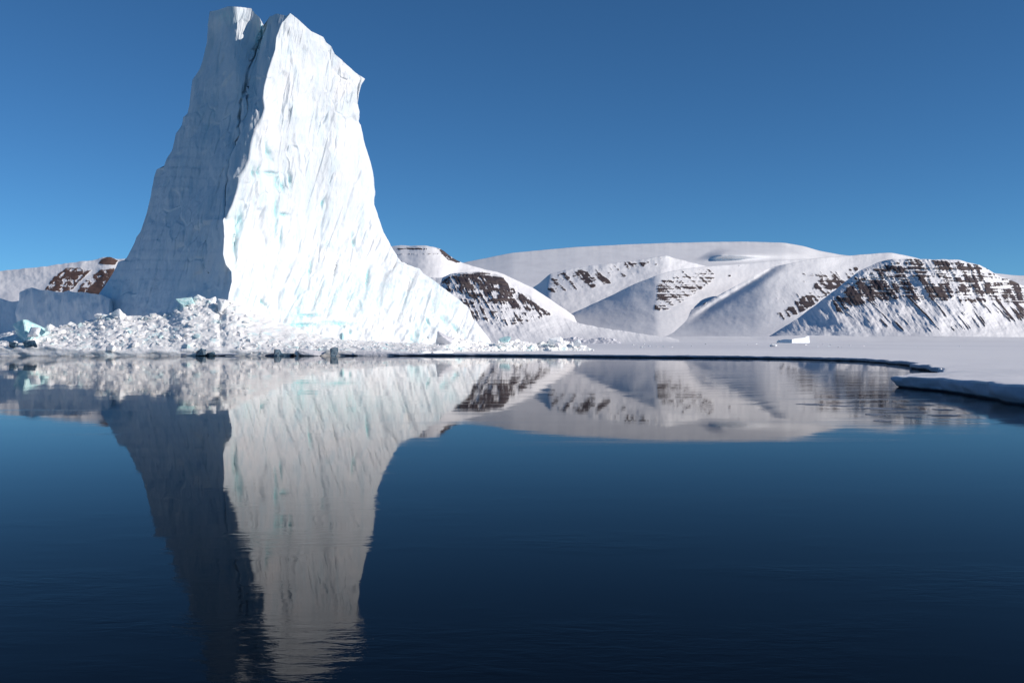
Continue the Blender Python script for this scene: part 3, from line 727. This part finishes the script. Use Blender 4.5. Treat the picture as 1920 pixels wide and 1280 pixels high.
def put_block(px, t, r, fn, zone, group, sink=.45):
    label = describe(px, t, r, zone); r *= .85
    py, D = fn(np.array(float(px)), np.array(float(t)))
    c = world(np.array(float(px)), py, D)
    o = bpy.data.objects.new('ice_block', random.choice(protos)); COL.objects.link(o)
    o.location = (float(c[0]), float(c[1]) - r * .3, float(c[2]) + r * (.35 - sink))
    o.rotation_euler = (random.uniform(-.4, .4), random.uniform(-.4, .4), random.uniform(0, 6.28))
    o.scale = (r * random.uniform(.8, 1.3), r * random.uniform(.8, 1.2), r * random.uniform(.7, 1.15))
    tag(o, label, 'ice block', group); return o

for i in range(70):     # crest of the left heap
    px = random.uniform(-6, 436); t = random.uniform(.86, 1.0)
    put_block(px, t, random.choice([.5, .6, .7, .8, .9, 1.1, 1.3]), heap_point, 'heap', 'ice blocks along the crest of the rubble heap')
for i in range(90):
    px = random.uniform(-6, 470); t = random.uniform(.15, .85)
    put_block(px, t, random.uniform(.5, 1.25), heap_point, 'heap', 'ice blocks in the slope of the rubble heap')
for i in range(62):
    px = random.uniform(450, 800); t = random.uniform(.12, .95) if px > 600 else random.uniform(.1, .45)
    put_block(px, t, random.uniform(.35, .95), heap_point, 'band', 'ice blocks under the sunlit face')
for i in range(66):
    px = random.uniform(815, 1108); t = random.uniform(.1, 1.0)
    put_block(px, t, random.uniform(.35, 1.1), mound_point, 'mound', 'ice blocks in the mound right of the iceberg')

# small debris, joined
def debris(name, label, items, m):
    V, Q, off = [], [], 0
    data = []
    for p in protos[:8]:
        bm = bmesh.new(); bm.from_mesh(p); bmesh.ops.triangulate(bm, faces=bm.faces[:])
        data.append((np.array([v.co[:] for v in bm.verts]), np.array([[v.index for v in f.verts] for f in bm.faces]))); bm.free()
    for (x, y, z, r) in items:
        co, tr = data[random.randrange(8)]; a = random.uniform(0, 6.28); c, s = math.cos(a), math.sin(a)
        b_ = random.uniform(-.7, .7); cb, sb = math.cos(b_), math.sin(b_)
        R = np.array([[c, -s, 0], [s, c, 0], [0, 0, 1]]) @ np.array([[1, 0, 0], [0, cb, -sb], [0, sb, cb]])
        V.append((co * [r, r * random.uniform(.7, 1.2), r * random.uniform(.6, 1.1)]) @ R.T + [x, y, z]); Q.append(tr + off); off += len(co)
    me = raw_mesh(name, np.concatenate(V), np.concatenate(Q), smooth=False)
    return tag(link(name, me, m), label, 'ice rubble', kind='stuff')
items = []
for i in range(420):
    px = random.uniform(-320, 620) if i < 260 else random.uniform(560, 845); t = random.uniform(.08, 1.0)
    if 470 < px < 620: t *= .5
    py, D = heap_point(np.array(px), np.array(t)); c = world(np.array(px), py, D)
    items.append((float(c[0]), float(c[1]) - .1, float(c[2]) + .1, random.uniform(.15, .45)))
for i in range(180):
    px = random.uniform(805, 1112); t = random.uniform(0, 1) ** 1.3
    py, D = mound_point(np.array(px), np.array(t)); c = world(np.array(px), py, D)
    items.append((float(c[0]), float(c[1]) - .1, float(c[2]) + .1, random.uniform(.15, .45)))
debris('ice_fragments', 'countless small ice fragments filling the gaps of the rubble', items, M_BLOCK)

# blocks one can pick out in the photograph
def landmark(px0, px1, py0, py1, D, seed, m, label, squash=1.0, depth=1.0, rot=0.0, name='ice_block', boxy=.6, npts=14, tilt=0.0, cat='ice block', detail=2):
    wdt = (px1 - px0) / F * D / 2; hgt = (py1 - py0) / F * D / 2
    me = hull(seed, npts=npts, bev=.05, detail=detail, rough=.07, boxy=boxy)
    co = np.array([v.co[:] for v in me.vertices]); c, s = math.cos(rot), math.sin(rot)
    co = co @ np.array([[c, s, 0], [-s, c, 0], [0, 0, 1]]); c, s = math.cos(tilt), math.sin(tilt)
    co = co @ np.array([[c, 0, s], [0, 1, 0], [-s, 0, c]])
    lo, hi = co.min(0), co.max(0); co = (co - (lo + hi) / 2) / ((hi - lo) / 2)
    co *= [wdt, max(wdt, hgt) * depth, hgt]
    me.vertices.foreach_set('co', co.astype(np.float32).ravel()); me.update()
    me.name = name
    o = link(name, me, m); p = world(np.array((px0 + px1) / 2), np.array((py0 + py1) / 2), np.array(float(D)))
    o.location = [float(k) for k in p]
    return tag(o, label, cat)

landmark(26, 84, 599, 652, 214, 21, M_TEAL, 'big pale teal slanted ice block at the far left of the heap', tilt=.35, boxy=.8, npts=12)
landmark(55, 78, 613, 632, 210.5, 22, M_WHITE, 'white ice lump leaning on the front of the big teal block')
landmark(84, 101, 607, 622, 215, 23, M_WHITE, 'small rounded white block right of the big teal block')
landmark(208, 236, 579, 604, 221, 24, M_WHITE, 'flat topped white block on the heap crest below the shaded face', boxy=.95)
landmark(178, 192, 587, 598, 221, 25, M_WHITE, 'small round white lump alone on the heap crest')
landmark(333, 366, 557, 577, 223, 26, M_TEAL, 'teal sided white topped block at the top of the rubble heap', boxy=.8)
landmark(362, 386, 552, 572, 225, 27, M_WHITE, 'pointed white block forming the highest peak of the rubble heap')
landmark(388, 405, 556, 572, 224.5, 28, M_WHITE, 'white block right of the highest peak of the rubble heap')
landmark(407, 428, 560, 590, 222, 29, M_WHITE, 'tall white block at the foot of the sharp ridge of the iceberg')
landmark(42, 72, 638, 651, 207.8, 30, M_DARK, 'dark blue lump painted as a shaded hollow low in the left heap', depth=.4)  # this lump and the next are solid; dark colour paints a hollow's shade
landmark(17, 34, 640, 652, 207.6, 31, M_DARK, 'dark blue lump painted as a shaded hollow near the left edge', depth=.4)
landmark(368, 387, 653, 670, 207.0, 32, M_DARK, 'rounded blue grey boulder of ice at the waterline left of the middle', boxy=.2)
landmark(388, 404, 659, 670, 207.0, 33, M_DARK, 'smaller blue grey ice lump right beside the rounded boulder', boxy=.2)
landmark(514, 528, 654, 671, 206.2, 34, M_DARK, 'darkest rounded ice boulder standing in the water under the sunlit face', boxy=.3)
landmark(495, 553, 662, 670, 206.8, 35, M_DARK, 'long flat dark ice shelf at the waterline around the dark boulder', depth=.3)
landmark(552, 562, 654, 669, 206.4, 36, M_WHITE, 'small white block with dark top at left end of the smooth slab')
landmark(560, 612, 654, 671, 206.6, 37, M_GREY, 'smooth lilac grey slab of ice tilted at the waterline', depth=.5, boxy=.95, npts=10, tilt=.12)
landmark(573, 586, 648, 658, 208.2, 38, M_WHITE, 'round white ball of ice behind the smooth grey slab', boxy=.1)
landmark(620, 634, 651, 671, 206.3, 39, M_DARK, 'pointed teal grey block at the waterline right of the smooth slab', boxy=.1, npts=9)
landmark(636, 646, 623, 637, 226, 40, M_TEAL, 'small upright grey tooth of ice standing above the low rubble', boxy=.1, npts=9)
landmark(816, 850, 620, 648, 238, 41, M_GREY, 'grey sided pointed block at the right foot of the sunlit face', boxy=.3, npts=10, tilt=.4)
landmark(936, 958, 630, 642, 256, 42, M_TEAL, 'teal wedge shaped block at the left top of the right mound', boxy=.6, npts=9, tilt=.3)
landmark(1028, 1056, 631, 648, 268, 43, M_WHITE, 'largest white block in the mound right of the iceberg')
landmark(1040, 1052, 642, 652, 264, 44, M_GREY, 'small grey block below the largest white block of the mound')
landmark(1075, 1090, 635, 650, 272, 45, M_WHITE, 'white pointed block near the right end of the mound', boxy=.2)
# low ledge of lit ice at the shore just left of the dark edge
landmark(664, 796, 658, 671, 208.0, 47, M_GREY, 'long low pale ledge of ice at the waterline left of the dark floe edge', depth=.06, boxy=1.0, npts=26, name='ice_ledge', cat='ice ledge', detail=2)

# distant small iceberg and lumps on the sea ice
fi = slab('iceberg', [(1459, 642), (1461, 637.5), (1470, 635.5), (1484, 636), (1490, 635), (1500, 634), (1508, 633), (1512, 630.5), (1516, 630), (1518, 643)], 643, 690, 735, 16, None, lumps=.5, step=.5, nv=20, fold=.44)
tag(fi, 'tiny distant iceberg standing on the sea ice before the cliff hill', 'iceberg')
landmark(1444, 1457, 644.5, 650, 480, 50, M_WHITE, 'small bright white lump on the sea ice left of the tiny distant iceberg', cat='ice lump', name='ice_lump')
landmark(1759, 1766, 690, 695, 86, 51, M_WHITE, 'small teal piece of ice at the end of the narrow inlet', cat='ice lump', name='ice_lump', boxy=.5)
for i in range(46):
    px = random.choice([random.uniform(1170, 1260), random.uniform(1120, 1900), random.uniform(1400, 1600)]); py = random.uniform(644.5, 653)
    D = 2.5 * F / (py - 640)
    r = random.uniform(.8, 2.0) / F * D
    o = bpy.data.objects.new('ice_lump', random.choice(protos)); COL.objects.link(o)
    p = world(np.array(px), np.array(py), np.array(D)); o.location = (float(p[0]), float(p[1]), .5 + r * .3)
    o.scale = (r * 1.5, r, r * .8); o.rotation_euler = (0, 0, random.uniform(0, 6.28))
    tag(o, 'tiny white lump of ice scattered on the flat sea ice before the hills', 'ice lump', 'tiny ice lumps scattered on the sea ice')

# thin ice pans before the near floe, coloured dark to paint reflected rocks
M_PAN = make_ice('thin_ice_painted_reflection', (.030, .030, .038, 1), (.060, .055, .060, 1), .12, 1.5)
for i, (pa, pb, py) in enumerate([(1496, 1545, 758), (1556, 1610, 761), (1618, 1700, 766), (1655, 1738, 773), (1690, 1752, 759), (1700, 1725, 783), (1622, 1660, 777), (1745, 1800, 779), (1640, 1668, 789), (1752, 1786, 768)]):
    D = 3.0 * F / (py - 640); cx = ((pa + pb) / 2 - 960) / F * D; rx = (pb - pa) / 2 / F * D; ry = D * random.uniform(1.3, 2.6) / (py - 640)
    n = 36; th = np.linspace(0, 2 * np.pi, n, endpoint=False)
    rad = 1 + .38 * fbm(np.cos(th) * 1.7 + i * 3, np.sin(th) * 1.7, i, o=4)
    bot = np.stack([cx + rx * rad * np.cos(th), D + ry * rad * np.sin(th), 0 * th - .02], -1); topv = bot * [1, 1, 0] + [0, 0, .003 + .0006 * i]
    V = np.concatenate([topv, bot, [[cx, D, .003 + .0006 * i]]]); k = np.arange(n); k2 = (k + 1) % n
    Q = np.concatenate([np.stack([k, k2, 0 * k + 2 * n], 1), np.stack([k, k + n, k2 + n], 1), np.stack([k, k2 + n, k2], 1)])
    o = link('painted_reflection_pan', raw_mesh('painted_reflection_pan', V, Q, smooth=False), M_PAN)
    tag(o, 'ice pan with painted reflection %s the patch before the near floe' % (['at the far left of', 'left in', 'in the middle of', 'lower middle of', 'at the far edge of', 'near the bottom of', 'lower left of', 'at the right end of', 'closest to the camera in', 'right in'][i]), 'ice pan', 'ice pans with painted reflection before the near floe')
